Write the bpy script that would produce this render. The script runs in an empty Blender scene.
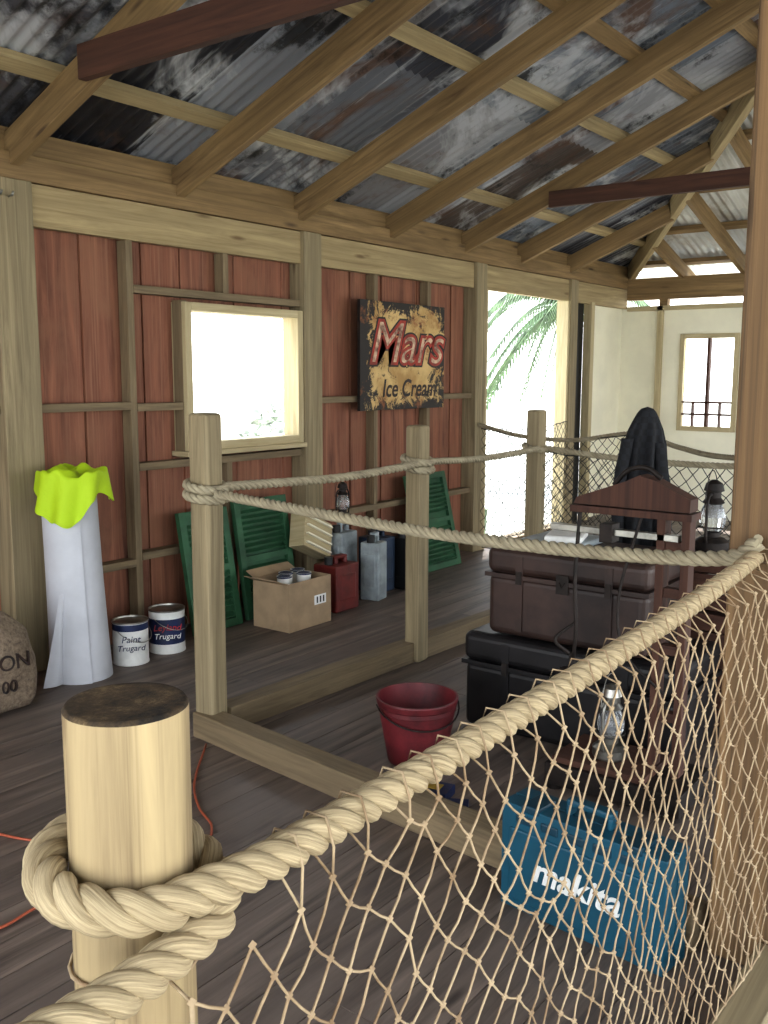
import bpy, math, random
from mathutils import Vector, Matrix, noise, Euler
random.seed(7)
V=Vector
scene=bpy.context.scene
# ------------------------------------------------------------ helpers
def lin(c):
    r=[]
    for x in c:
        x=x/255.0
        r.append(x/12.92 if x<=0.04045 else ((x+0.055)/1.055)**2.4)
    return (r[0],r[1],r[2],1.0)

def newmat(name):
    m=bpy.data.materials.new(name); m.use_nodes=True
    nt=m.node_tree; nt.nodes.clear()
    out=nt.nodes.new('ShaderNodeOutputMaterial'); b=nt.nodes.new('ShaderNodeBsdfPrincipled')
    nt.links.new(b.outputs[0],out.inputs[0])
    return m,nt,b
def N(nt,t,**k):
    n=nt.nodes.new(t)
    for a,v in k.items(): setattr(n,a,v)
    return n
def ramp(nt,fac,stops):
    r=N(nt,'ShaderNodeValToRGB'); e=r.color_ramp.elements
    e[0].position=stops[0][0]; e[0].color=stops[0][1]
    e[1].position=stops[-1][0]; e[1].color=stops[-1][1]
    for p,c in stops[1:-1]:
        q=e.new(p); q.color=c
    nt.links.new(fac,r.inputs[0]); return r.outputs[0]
def noi(nt,vec,scale,detail=4,rough=.6,dist=0):
    n=N(nt,'ShaderNodeTexNoise'); n.inputs['Scale'].default_value=scale
    n.inputs['Detail'].default_value=detail; n.inputs['Roughness'].default_value=rough
    n.inputs['Distortion'].default_value=dist
    if vec is not None: nt.links.new(vec,n.inputs['Vector'])
    return n.outputs[0]
def mapp(nt,src,scale,loc=(0,0,0)):
    m=N(nt,'ShaderNodeMapping'); m.inputs['Scale'].default_value=scale; m.inputs['Location'].default_value=loc
    nt.links.new(src,m.inputs[0]); return m.outputs[0]
def mix(nt,fac,a,b,mode='MIX'):
    m=N(nt,'ShaderNodeMix',data_type='RGBA',blend_type=mode)
    if isinstance(fac,(int,float)): m.inputs[0].default_value=fac
    else: nt.links.new(fac,m.inputs[0])
    for s,i in ((a,6),(b,7)):
        if isinstance(s,tuple): m.inputs[i].default_value=s
        else: nt.links.new(s,m.inputs[i])
    return m.outputs[2]
def bump(nt,b,h,strength=.3,dist=.01):
    n=N(nt,'ShaderNodeBump'); n.inputs['Strength'].default_value=strength; n.inputs['Distance'].default_value=dist
    nt.links.new(h,n.inputs['Height']); nt.links.new(n.outputs[0],b.inputs['Normal'])

def wood(name,dark,light,knot=None,grain=(2.2,34),rough=.75,bs=.35,blotch=None,mid=None,streak=None,sk=.7):
    m,nt,b=newmat(name)
    tc=N(nt,'ShaderNodeTexCoord'); uv=tc.outputs['UV']
    g=noi(nt,mapp(nt,uv,(grain[0],grain[1],1)),1.0,6,.65,.6)
    g2=noi(nt,mapp(nt,uv,(.9,5,1)),1.0,3,.5,.4)
    c=ramp(nt,g,[(.32,lin(dark)),(.68,lin(light))])
    c=mix(nt,ramp(nt,g2,[(.35,(0,0,0,1)),(.7,(.75,.75,.75,1))]),c,lin(mid if mid else [ (a+d)/2*.92 for a,d in zip(dark,light)]))
    if streak:
        g3=noi(nt,mapp(nt,uv,(.6,60,1),(3,3,0)),1.0,4,.7)
        c=mix(nt,ramp(nt,g3,[(.52,(0,0,0,1)),(.7,(sk,sk,sk,1))]),c,lin(streak))
    if knot:
        vo=N(nt,'ShaderNodeTexVoronoi'); vo.inputs['Scale'].default_value=1.0
        nt.links.new(mapp(nt,uv,(1.5,7,1)),vo.inputs['Vector'])
        k=ramp(nt,vo.outputs['Distance'],[(.04,(.8,.8,.8,1)),(.13,(0,0,0,1))])
        c=mix(nt,k,c,lin(knot))
    if blotch:
        bl=noi(nt,tc.outputs['Object'],2.3,5,.6)
        c=mix(nt,ramp(nt,bl,[(.48,(0,0,0,1)),(.68,(.8,.8,.8,1))]),c,lin(blotch))
    nt.links.new(c,b.inputs['Base Color']); b.inputs['Roughness'].default_value=rough
    bump(nt,b,g,bs,.004)
    return m
def plain(name,col,rough=.6,metal=0,var=.12,scale=9,col2=None,bs=.15,spec=None):
    m,nt,b=newmat(name)
    tc=N(nt,'ShaderNodeTexCoord')
    n=noi(nt,tc.outputs['Object'],scale,5,.6)
    d=col2 if col2 else [x*(1-var*2.2) for x in col]
    c=ramp(nt,n,[(.35,lin(d)),(.6,lin(col))])
    nt.links.new(c,b.inputs['Base Color']); b.inputs['Roughness'].default_value=rough; b.inputs['Metallic'].default_value=metal
    if spec is not None: b.inputs['Specular IOR Level'].default_value=spec
    if bs: bump(nt,b,noi(nt,tc.outputs['Object'],scale*9,3,.6),bs,.003)
    return m

# materials
M={}
M['pine']=wood('treated_pine',(136,118,84),(190,170,128),(96,72,44),grain=(1.4,24),streak=(120,100,68),sk=.4)
M['raft']=wood('rafter_pine',(98,76,48),(162,134,92),(62,44,28),grain=(1.5,20),mid=(128,104,68),streak=(88,66,42),sk=.5)
M['stud']=wood('stud_pine',(98,84,64),(148,130,100),(72,54,36))
M['postw']=wood('weathered_post_wood',(112,100,76),(174,158,124),(78,60,40),grain=(1.2,22),bs=.5,streak=(100,88,66),sk=.5)
M['round']=wood('round_post_wood',(126,108,80),(186,166,126),(88,64,40),grain=(.9,12),bs=.5,mid=(160,140,104),streak=(110,92,66),sk=.8)
M['bigpost']=wood('oregon_post_wood',(80,60,38),(150,118,80),(58,40,24),grain=(.8,30),bs=.9,streak=(62,46,30))
M['red']=wood('red_cedar_boards',(88,54,42),(166,110,84),None,grain=(1.2,12),blotch=(140,98,74),mid=(130,82,62),bs=.5,streak=(176,132,104),sk=.5)
M['tie']=wood('dark_tie_timber',(54,32,24),(98,62,46),None,grain=(1.6,30))
M['floor']=wood('floor_timber',(56,48,44),(146,130,118),(38,32,30),grain=(.9,14),rough=.55,bs=.5,blotch=(110,98,90),mid=(94,83,77))
M['cream']=plain('cream_board',(242,238,216),.7,var=.02,scale=2)
M['frame']=wood('frame_pine',(168,152,114),(206,192,156),None)
M['white']=plain('white_paint',(232,232,228),.5,var=.04)
M['black']=plain('black_paint',(22,22,24),.5,var=.2)
M['iron']=plain('dark_iron',(48,40,36),.6,.4,var=.2,scale=20)
M['steel']=plain('bright_steel',(170,168,160),.35,.9,var=.15)
M['green']=plain('green_shutter_paint',(50,98,66),.6,var=.2,scale=5,col2=(34,74,48))
M['card']=plain('cardboard',(174,150,120),.85,var=.08,scale=4)
M['cardl']=plain('cardboard_label',(240,240,238),.6,var=.02)
M['redcan']=plain('red_can_plastic',(108,32,28),.5,var=.12)
M['greycan']=plain('grey_blue_can_plastic',(158,168,172),.5,var=.08)
M['bluecan']=plain('blue_can_plastic',(38,56,80),.5)
M['teal']=plain('teal_plastic',(30,84,86),.5)
M['bucket']=plain('red_bucket_plastic',(112,36,42),.5,var=.2,scale=6)
M['case']=plain('blue_case_plastic',(16,80,102),.45,var=.06,scale=3,bs=.05)
M['case2']=plain('blue_case_groove',(8,58,76),.5,var=.06,scale=3,bs=.05)
M['orange']=plain('orange_cable',(170,86,58),.5,var=.05)
M['paper']=plain('underlay_roll',(198,200,206),.75,var=.03,scale=3,bs=.05)
M['bluelab']=plain('navy_label',(22,40,84),.5)
M['redlab']=plain('red_label',(180,36,40),.5)
M['yel']=plain('yellow_label',(206,172,70),.5)
M['leaf']=plain('leaf_green',(106,128,88),.6,var=.2,scale=5)
M['bark']=plain('bark',(120,104,84),.9,var=.2)
M['ground']=plain('gravel_ground',(214,212,202),.95,var=.06,scale=3)
M['hedge']=plain('hedge_foliage',(168,176,156),.8,var=.2,scale=4)
m,nt,b=newmat('hi_vis_fabric'); b.inputs['Base Color'].default_value=lin((182,214,30)); b.inputs['Roughness'].default_value=.7; M['hivis']=m
tc=N(nt,'ShaderNodeTexCoord'); bump(nt,b,noi(nt,tc.outputs['Object'],24,4,.6),.5,.01)
m,nt,b=newmat('manila_rope_fibre'); tc=N(nt,'ShaderNodeTexCoord')
g=noi(nt,mapp(nt,tc.outputs['UV'],(12,160,1)),1,4,.7)
nt.links.new(ramp(nt,g,[(.3,lin((128,112,84))),(.65,lin((194,176,142)))]),b.inputs['Base Color']); b.inputs['Roughness'].default_value=.88
bump(nt,b,g,.8,.003); M['rope']=m
m,nt,b=newmat('aged_rope_fibre'); tc=N(nt,'ShaderNodeTexCoord')
g=noi(nt,mapp(nt,tc.outputs['UV'],(10,60,1)),1,4,.7)
nt.links.new(ramp(nt,g,[(.3,lin((122,112,92))),(.65,lin((176,166,140)))]),b.inputs['Base Color']); b.inputs['Roughness'].default_value=.9
M['rope2']=m
M['twine']=plain('net_twine',(180,160,130),.85,var=.12,scale=12,col2=(136,112,84),bs=0)
M['twined']=plain('dark_net_twine',(40,42,40),.8,bs=0)
m,nt,b=newmat('post_end_grain'); tc=N(nt,'ShaderNodeTexCoord')
n1=noi(nt,tc.outputs['Object'],22,7,.75)
nt.links.new(ramp(nt,n1,[(.4,lin((32,26,20))),(.56,lin((80,64,44))),(.7,lin((132,112,80)))]),b.inputs['Base Color']); b.inputs['Roughness'].default_value=.85; M['endgrain']=m
bump(nt,b,n1,.6,.006)
m,nt,b=newmat('burlap'); tc=N(nt,'ShaderNodeTexCoord')
n1=noi(nt,tc.outputs['Object'],60,3,.7)
nt.links.new(ramp(nt,n1,[(.3,lin((94,80,68))),(.7,lin((146,130,110)))]),b.inputs['Base Color']); b.inputs['Roughness'].default_value=.95; M['burlap']=m
bump(nt,b,n1,.6,.005)
M['trunk']=plain('brown_trunk_leather',(66,48,42),.5,.1,var=.25,scale=4,col2=(36,25,22))
M['trunk2']=plain('black_trunk',(30,28,30),.45,.2,var=.25,scale=6)
m,nt,b=newmat('dark_checked_cloth'); tc=N(nt,'ShaderNodeTexCoord')
br=N(nt,'ShaderNodeTexChecker'); br.inputs['Scale'].default_value=34; br.inputs['Color1'].default_value=lin((18,18,22)); br.inputs['Color2'].default_value=lin((26,28,33))
nt.links.new(tc.outputs['Object'],br.inputs['Vector']); nt.links.new(br.outputs[0],b.inputs['Base Color']); b.inputs['Roughness'].default_value=.9; M['check']=m
m,nt,b=newmat('lantern_glass'); b.inputs['Base Color'].default_value=(.85,.88,.9,1); b.inputs['Roughness'].default_value=.08; b.inputs['Transmission Weight'].default_value=.85; M['glass']=m
def corr(name,cols,rust,silver,black,bt,rt=.54,bm=.93):
    m,nt,b=newmat(name); tc=N(nt,'ShaderNodeTexCoord'); uv=tc.outputs['UV']
    sn=N(nt,'ShaderNodeVectorMath',operation='FLOOR'); nt.links.new(mapp(nt,uv,(1/.74,1/1.9,1),(.2,.1,0)),sn.inputs[0])
    wn=N(nt,'ShaderNodeTexWhiteNoise'); nt.links.new(sn.outputs[0],wn.inputs[0])
    base=ramp(nt,wn.outputs[0],[(i/(len(cols)-1),lin(c_)) for i,c_ in enumerate(cols)])
    big=noi(nt,mapp(nt,uv,(1.3,.9,1)),1,7,.68,.8)
    st=noi(nt,mapp(nt,uv,(9,.7,1)),1,5,.7)
    sil=noi(nt,mapp(nt,uv,(1.5,1.1,1),(7,2,0)),1,6,.66,.5)
    c=mix(nt,ramp(nt,big,[(rt,(0,0,0,1)),(rt+.09,(.85,.85,.85,1))]),base,lin(rust))
    c=mix(nt,ramp(nt,sil,[(.53,(0,0,0,1)),(.62,(.85,.85,.85,1))]),c,lin(silver))
    c=mix(nt,ramp(nt,st,[(.58,(0,0,0,1)),(.68,(.8,.8,.8,1))]),c,lin(silver))
    c=mix(nt,ramp(nt,noi(nt,mapp(nt,uv,(2.0,1.3,1),(9,4,0)),1,7,.75),[(bt,(0,0,0,1)),(bt+.08,(bm,bm,bm,1))]),c,lin(black))
    nt.links.new(c,b.inputs['Base Color']); b.inputs['Roughness'].default_value=.42; b.inputs['Metallic'].default_value=.3
    bump(nt,b,big,.3,.01); return m
M['corr']=corr('corrugated_iron',[(44,44,50),(122,128,138),(58,58,66),(184,188,196),(98,88,82),(74,80,90)],(106,80,64),(206,208,212),(20,20,22),.545,.55,.88)
M['corr2']=corr('painted_lit_corrugated_iron',[(190,192,192),(214,214,210),(176,180,182)],(170,160,146),(226,226,224),(120,116,112),.62)  # end slope sheets: light from the eaves gap painted in as paler iron
# sign
m,nt,b=newmat('weathered_sign_enamel'); tc=N(nt,'ShaderNodeTexCoord'); ob=tc.outputs['UV']
n1=noi(nt,ob,6,9,.78,.6); n2=noi(nt,mapp(nt,ob,(1,1,1),(5,5,0)),3.2,5,.6)
sep=N(nt,'ShaderNodeSeparateXYZ'); nt.links.new(ob,sep.inputs[0])
def edge(o,w,off=0):
    a=N(nt,'ShaderNodeMath',operation='SUBTRACT'); nt.links.new(o,a.inputs[0]); a.inputs[1].default_value=w/2+off
    c_=N(nt,'ShaderNodeMath',operation='ABSOLUTE'); nt.links.new(a.outputs[0],c_.inputs[0])
    d_=N(nt,'ShaderNodeMath',operation='MULTIPLY'); nt.links.new(c_.outputs[0],d_.inputs[0]); d_.inputs[1].default_value=2/w
    return d_.outputs[0]
mx=N(nt,'ShaderNodeMath',operation='MAXIMUM'); nt.links.new(edge(sep.outputs[0],1.0,.10),mx.inputs[0]); nt.links.new(edge(sep.outputs[1],.80),mx.inputs[1])
pw=N(nt,'ShaderNodeMath',operation='POWER'); nt.links.new(mx.outputs[0],pw.inputs[0]); pw.inputs[1].default_value=4
ml=N(nt,'ShaderNodeMath',operation='MULTIPLY_ADD'); nt.links.new(pw.outputs[0],ml.inputs[0]); ml.inputs[1].default_value=.15; nt.links.new(n1,ml.inputs[2])
basec=ramp(nt,n2,[(.4,lin((172,136,80))),(.6,lin((212,182,124)))])
c=mix(nt,ramp(nt,ml.outputs[0],[(.565,(0,0,0,1)),(.60,(1,1,1,1))]),basec,lin((34,28,26)))
c=mix(nt,ramp(nt,noi(nt,mapp(nt,ob,(1,1,1),(2,8,0)),5,6,.7),[(.56,(0,0,0,1)),(.66,(.8,.8,.8,1))]),c,lin((140,82,42)))
nt.links.new(c,b.inputs['Base Color']); b.inputs['Roughness'].default_value=.6; M['sign']=m
M['signred']=plain('sign_red_paint',(170,56,40),.55,var=.3,scale=14,col2=(120,40,30))
M['signpale']=plain('sign_faded_paint',(218,190,160),.55,scale=12,col2=(96,52,42))
M['signblk']=plain('sign_black_paint',(30,24,24),.55,var=.2,scale=14,col2=(54,34,26))

class MB:
    def __init__(s): s.v=[];s.f=[];s.m=[];s.uv=[];s.sm=[];s.mats=[]
    def mi(s,mat):
        mat=M[mat] if isinstance(mat,str) else mat
        if mat not in s.mats: s.mats.append(mat)
        return s.mats.index(mat)
    def obox(s,c,ax,h,mat):
        c=V(c); i0=len(s.v); k=s.mi(mat)
        for sx in (-1,1):
            for sy in (-1,1):
                for sz in (-1,1):
                    s.v.append(c+ax[0]*h[0]*sx+ax[1]*h[1]*sy+ax[2]*h[2]*sz)
        La=max(range(3),key=lambda a:h[a]); ou,ov=random.uniform(0,50),random.uniform(0,50)
        F=[((0,1,3,2),0),((4,6,7,5),0),((0,4,5,1),1),((2,3,7,6),1),((0,2,6,4),2),((1,5,7,3),2)]
        for q,n in F:
            s.f.append([i0+a for a in q]); s.m.append(k); s.sm.append(False)
            oth=[a for a in range(3) if a!=n]
            if La in oth: ua=La; va=[a for a in oth if a!=La][0]
            else: ua,va=oth
            l=[]
            for a in q:
                sg=((a>>2&1)*2-1,(a>>1&1)*2-1,(a&1)*2-1)
                l.append((ou+sg[ua]*h[ua], ov+sg[va]*h[va]+n*.37))
            s.uv.append(l)
    def box(s,a,b,mat):
        a=V(a);b=V(b); c=(a+b)/2; h=(b-a)/2
        s.obox(c,(V((1,0,0)),V((0,1,0)),V((0,0,1))),[abs(x) for x in h],mat)
    def rbox(s,c,size,mat,rot=(0,0,0),R=None):
        if R is None: R=Euler(rot).to_matrix()
        s.obox(c,[R.col[0].copy(),R.col[1].copy(),R.col[2].copy()],[x/2 for x in size],mat)
    def beam(s,p0,p1,w,h,mat,up=(0,0,1)):
        p0=V(p0);p1=V(p1); d=(p1-p0); L=d.length; d=d/L; up=V(up)
        sd=d.cross(up).normalized(); u2=sd.cross(d).normalized()
        s.obox((p0+p1)/2,(d,sd,u2),(L/2,w/2,h/2),mat)
    def surf(s,nu,nv,fn,mat,closed=False,smooth=True,uvs=(1,1)):
        i0=len(s.v); k=s.mi(mat)
        for j in range(nv+1):
            for i in range(nu if closed else nu+1):
                s.v.append(V(fn(i/nu,j/nv)))
        w=nu if closed else nu+1
        for j in range(nv):
            for i in range(nu):
                a=i0+j*w+i; b_=i0+j*w+(i+1)%w; c=i0+(j+1)*w+(i+1)%w; d=i0+(j+1)*w+i
                s.f.append([a,b_,c,d]); s.m.append(k); s.sm.append(smooth)
                u0,u1,v0,v1=i/nu*uvs[0],(i+1)/nu*uvs[0],j/nv*uvs[1],(j+1)/nv*uvs[1]
                s.uv.append([(u0,v0),(u1,v0),(u1,v1),(u0,v1)])
    def lathe(s,prof,c,mat,seg=32,R=None,smooth=False,mats=None):
        c=V(c); R=R or Matrix.Identity(3)
        for q in range(len(prof)-1):
            (r0,z0),(r1,z1)=prof[q],prof[q+1]
            def fn(u,v,r0=r0,z0=z0,r1=r1,z1=z1):
                r=r0+(r1-r0)*v; z=z0+(z1-z0)*v; a=u*2*math.pi
                return c+R@V((r*math.cos(a),r*math.sin(a),z))
            s.surf(seg,1,fn,(mats[q] if mats else mat),closed=True,smooth=True,uvs=(2*math.pi*max(r0,r1),abs(z1-z0)+abs(r1-r0)))
    def tube(s,pts,r,mat,seg=8,closed=False,caps=True,uvl=1.0):
        pts=[V(p) for p in pts]; n=len(pts); k=s.mi(mat)
        T=[]
        for i in range(n):
            if closed: t=pts[(i+1)%n]-pts[i-1]
            else: t=pts[min(i+1,n-1)]-pts[max(i-1,0)]
            T.append(t.normalized() if t.length>1e-9 else V((1,0,0)))
        a=V((0,0,1)) if abs(T[0].z)<.9 else V((1,0,0))
        nrm=(a-T[0]*a.dot(T[0])).normalized()
        i0=len(s.v); ll=0; Ls=[]
        for i in range(n):
            nrm=(nrm-T[i]*nrm.dot(T[i])).normalized(); bn=T[i].cross(nrm)
            rr=r[i] if isinstance(r,(list,tuple)) else r
            if i: ll+=(pts[i]-pts[i-1]).length
            Ls.append(ll)
            for j in range(seg):
                an=2*math.pi*j/seg
                s.v.append(pts[i]+(nrm*math.cos(an)+bn*math.sin(an))*rr)
        rng=n if closed else n-1
        for i in range(rng):
            i2=(i+1)%n
            for j in range(seg):
                j2=(j+1)%seg
                s.f.append([i0+i*seg+j,i0+i*seg+j2,i0+i2*seg+j2,i0+i2*seg+j]); s.m.append(k); s.sm.append(True)
                l1=Ls[i]; l2=Ls[i2] if i2 else Ls[i]+.01
                s.uv.append([(l1,j*.012),(l1,(j+1)*.012),(l2,(j+1)*.012),(l2,j*.012)])
        if caps and not closed:
            for i,rev in ((0,True),(n-1,False)):
                q=[i0+i*seg+j for j in range(seg)]
                if rev: q=q[::-1]
                s.f.append(q); s.m.append(k); s.sm.append(False); s.uv.append([(0,0)]*seg)
    def poly(s,pts,mat):
        i0=len(s.v); s.v+= [V(p) for p in pts]; s.f.append(list(range(i0,i0+len(pts)))); s.m.append(s.mi(mat)); s.sm.append(False); s.uv.append([(p[0],p[1]) for p in pts])
    def prism(s,pts,d,mat):
        d=V(d); n=len(pts); pts=[V(p) for p in pts]
        s.poly(pts,mat); s.poly([p+d for p in pts][::-1],mat)
        for i in range(n):
            a,b_=pts[i],pts[(i+1)%n]; s.poly([b_,a,a+d,b_+d],mat)
    def done(s,name,parent=None,bevel=0,seg=2,loc=None):
        me=bpy.data.meshes.new(name)
        o_=V(loc) if loc else V((0,0,0))
        me.from_pydata([tuple(p-o_) for p in s.v],[],s.f)
        for m_ in s.mats: me.materials.append(m_)
        me.polygons.foreach_set('material_index',s.m); me.polygons.foreach_set('use_smooth',s.sm)
        ul=me.uv_layers.new(name='UVMap'); flat=[]
        for l in s.uv:
            for p in l: flat+= [p[0],p[1]]
        ul.data.foreach_set('uv',flat); me.update()
        o=bpy.data.objects.new(name,me); o.location=o_; scene.collection.objects.link(o)
        if parent:
            o.parent=parent; o.matrix_parent_inverse=Matrix.Translation(-parent.location)
        if bevel:
            bv=o.modifiers.new('bevel','BEVEL'); bv.width=bevel; bv.segments=seg; bv.limit_method='ANGLE'; bv.angle_limit=math.radians(40)
        return o
def catmull(P,n=12,closed=False):
    P=[V(p) for p in P]; out=[]; L=len(P)
    rng=L if closed else L-1
    for i in range(rng):
        p0=P[(i-1)%L] if closed or i>0 else P[0]*2-P[1]
        p1=P[i]; p2=P[(i+1)%L]; p3=P[(i+2)%L] if closed or i+2<L else P[-1]*2-P[-2]
        for k in range(n):
            t=k/n
            out.append(.5*((2*p1)+(-p0+p2)*t+(2*p0-5*p1+4*p2-p3)*t*t+(-p0+3*p1-3*p2+p3)*t**3))
    if not closed: out.append(P[-1])
    return out
def resample(P,step):
    L=[0]
    for i in range(1,len(P)): L.append(L[-1]+(P[i]-P[i-1]).length)
    n=max(2,int(L[-1]/step)); out=[]; j=0
    for i in range(n+1):
        t=L[-1]*i/n
        while j<len(L)-2 and L[j+1]<t: j+=1
        f=(t-L[j])/max(1e-9,L[j+1]-L[j]); out.append(P[j].lerp(P[j+1],f))
    return out
def rope(mb,ctrl,R,mat,closed=False,seg=8,per=14,ph0=0):
    P=catmull(ctrl,14,closed)
    if closed: P.append(P[0])
    pitch=R*2*2.3
    P=resample(P,pitch/per)
    n=len(P); T=[(P[min(i+1,n-1)]-P[max(i-1,0)]).normalized() for i in range(n)]
    a=V((0,0,1)) if abs(T[0].z)<.9 else V((1,0,0)); nrm=(a-T[0]*a.dot(T[0])).normalized(); fr=[]
    for i in range(n):
        nrm=(nrm-T[i]*nrm.dot(T[i])).normalized(); fr.append((nrm.copy(),T[i].cross(nrm)))
    for k in range(3):
        pts=[]
        for i in range(n):
            an=ph0+2*math.pi*(i/per+k/3)
            pts.append(P[i]+(fr[i][0]*math.cos(an)+fr[i][1]*math.sin(an))*R*.50)
        mb.tube(pts,R*.56,mat,seg=seg)
def empty(name,loc=(0,0,0)):
    e=bpy.data.objects.new(name,None); e.empty_display_size=.1; e.location=loc; scene.collection.objects.link(e); return e
def text(s,size,mat,origin,right,up,name,parent=None,shear=0,offset=0,extrude=.001,align='CENTER',sx=1):
    cu=bpy.data.curves.new(name,'FONT'); cu.body=s; cu.size=size; cu.align_x=align; cu.align_y='CENTER'; cu.shear=shear; cu.offset=offset; cu.extrude=extrude
    o=bpy.data.objects.new(name,cu); scene.collection.objects.link(o)
    dg=bpy.context.evaluated_depsgraph_get(); me=bpy.data.meshes.new_from_object(o.evaluated_get(dg)); bpy.data.objects.remove(o)
    me.materials.clear(); me.materials.append(M[mat] if isinstance(mat,str) else mat)
    right=V(right).normalized(); up=V(up).normalized(); nn=right.cross(up)
    mw=Matrix((( right.x*sx,up.x,nn.x,origin[0]),(right.y*sx,up.y,nn.y,origin[1]),(right.z*sx,up.z,nn.z,origin[2]),(0,0,0,1)))
    me.transform(mw)
    o=bpy.data.objects.new(name,me); scene.collection.objects.link(o)
    if parent: o.parent=parent; o.matrix_parent_inverse=Matrix.Translation(-parent.location)
    return o

# ------------------------------------------------------------ camera
th,p,rl,f=math.radians(36.9),math.radians(8.2),math.radians(.15),955.0
F=V((math.cos(p)*math.cos(th),math.cos(p)*math.sin(th),-math.sin(p)))
R0=V((math.sin(th),-math.cos(th),0)); U0=R0.cross(F)
R=R0*math.cos(rl)+U0*math.sin(rl); U=-R0*math.sin(rl)+U0*math.cos(rl)
cam=bpy.data.cameras.new('camera'); co=bpy.data.objects.new('camera',cam); scene.collection.objects.link(co); scene.camera=co
cam.sensor_fit='VERTICAL'; cam.sensor_height=24; cam.lens=f/1024*24; cam.clip_start=.03; cam.clip_end=500
co.matrix_world=Matrix(((R.x,U.x,-F.x,0),(R.y,U.y,-F.y,0),(R.z,U.z,-F.z,1.55),(0,0,0,1)))

# ------------------------------------------------------------ shell
XE=10.36; YW=4.35; YR=1.2; YN=-1.95; TA=.404; HR=1.46
mb=MB(); y=YN-.1
while y<4.6:
    w=.145; x=-2.5+random.uniform(-1.5,0)
    while x<10.5:
        L=random.uniform(2.4,4.8); mb.box((max(x,-2.5),y,-.035),(min(x+L,10.5),min(y+w-.003,4.6),random.uniform(-.002,0)),'floor'); x+=L+.002
    y+=w
mb.box((-2.5,YN-.1,-.12),(10.5,4.6,-.036),'black')
mb.done('floor')
wl=empty('wall_left')
mb=MB()
x=-2.4; k=0
while x<7.12:
    w=random.choice((.19,.22,.25)); x2=min(x+w,7.12)
    for e_ in (3.93,4.88):
        if x<e_-1e-4<x2: x2=e_
    yo=4.47+(k%2)*.010+random.uniform(0,.004)
    segs=[(0,2.5)]
    if x>=3.93-1e-3 and x2<=4.88+1e-3: segs=[(0,1.13),(1.93,2.5)]
    for a,b_ in segs: mb.box((x,yo,a),(x2-.005,yo+.02,b_),'red')
    x=x2; k+=1
mb.box((-2.4,4.505,0),(3.93,4.515,2.5),'black'); mb.box((4.88,4.505,0),(7.12,4.515,2.5),'black')
mb.box((9.45,4.44,0),(XE+.1,4.47,2.3),'cream')
mb.done('boards',wl)
mb=MB()
for a,b_ in ((-1.7,-1.48),(.5,.7),(2.67,2.88),(4.9,5.08),(7.1,7.27),(8.9,9.06)):
    mb.box((a,YW,0),(b_,4.5,2.49),'postw')
mb.done('posts',wl,bevel=.004)
mb=MB()
for xx in (2.69,2.75): mb.tube([(xx,4.36,2.40),(xx,4.32,2.405),(xx,4.31,2.42)],.006,'steel',seg=8)
mb.done('nails',wl)
mb=MB()
for a,b_ in ((-2.4,2.67),(2.88,4.9),(5.08,7.1),(7.27,8.9),(9.06,XE)):
    mb.box((a,4.38,2.28),(b_,4.43,2.488),'pine')
mb.box((-2.5,4.36,2.492),(XE+.1,4.48,2.62),'raft')
mb.box((-2.5,4.40,2.62),(XE+.1,4.47,2.74),'raft')
mb.done('top_plate',wl,bevel=.003)
mb=MB()
def stud(x,z0,z1,w=.045): mb.box((x,4.39,z0),(x+w,4.468,z1),'stud')
def nog(x0,x1,z,d=.05): mb.box((x0,4.385,z-.022),(x1,4.468,z+.022),'stud')
stud(3.47,0,2.28); stud(3.855,1.05,1.98); stud(4.2,2.04,2.28); stud(4.2,0,1.0)
nog(2.88,3.47,1.37); nog(3.515,3.85,1.36); nog(3.515,4.9,2.02); nog(3.515,4.9,1.02); nog(2.88,3.47,.47); nog(3.515,4.2,.5)
stud(5.72,0,2.28); stud(6.42,0,2.28); nog(5.08,7.1,1.37); nog(5.08,7.1,.55)
stud(1.4,0,2.28); nog(.7,2.67,1.37)
mb.box((9.42,4.37,0),(9.5,4.46,2.3),'frame'); mb.box((9.1,4.46,0),(9.42,4.5,2.3),'black')
mb.done('framing',wl,bevel=.002)
mb=MB()
def winframe(x0,x1,z0,z1,t=.05,ya=4.36,yb=4.50):
    mb.box((x0,ya,z0),(x0+t,yb,z1),'frame'); mb.box((x1-t,ya,z0),(x1,yb,z1),'frame')
    mb.box((x0+t,ya,z1-t),(x1-t,yb,z1),'frame'); mb.box((x0+t,ya,z0),(x1-t,yb,z0+t),'frame')
winframe(3.86,4.895,1.09,1.97)
mb.box((3.83,4.33,1.06),(4.895,4.52,1.09),'frame')
mb.done('window_1',bevel=.003)
wf=empty('wall_far')
mb=MB()
Y0,Y1,Z0,Z1=3.17,3.70,1.0,1.94
mb.box((XE,Y1,0),(XE+.03,4.44,2.3),'cream'); mb.box((XE,YN,0),(XE+.03,Y0,2.3),'cream')
mb.box((XE,Y0,0),(XE+.03,Y1,Z0),'cream'); mb.box((XE,Y0,Z1),(XE+.03,Y1,2.3),'cream')
for yy in (3.95,2.9,1.8,.7,-.4,-1.5): mb.box((XE-.05,yy,0),(XE,yy+.06,2.3),'frame')
mb.box((XE-.05,YN,2.25),(XE,4.36,2.3),'frame')
mb.box((XE-.06,YN,2.37),(XE+.06,4.36,2.60),'raft')
for yy in (3.9,1.2,-1.0): mb.box((XE-.05,yy,2.3),(XE+.03,yy+.09,2.37),'raft')
mb.done('boards',wf)
mb=MB()
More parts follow.
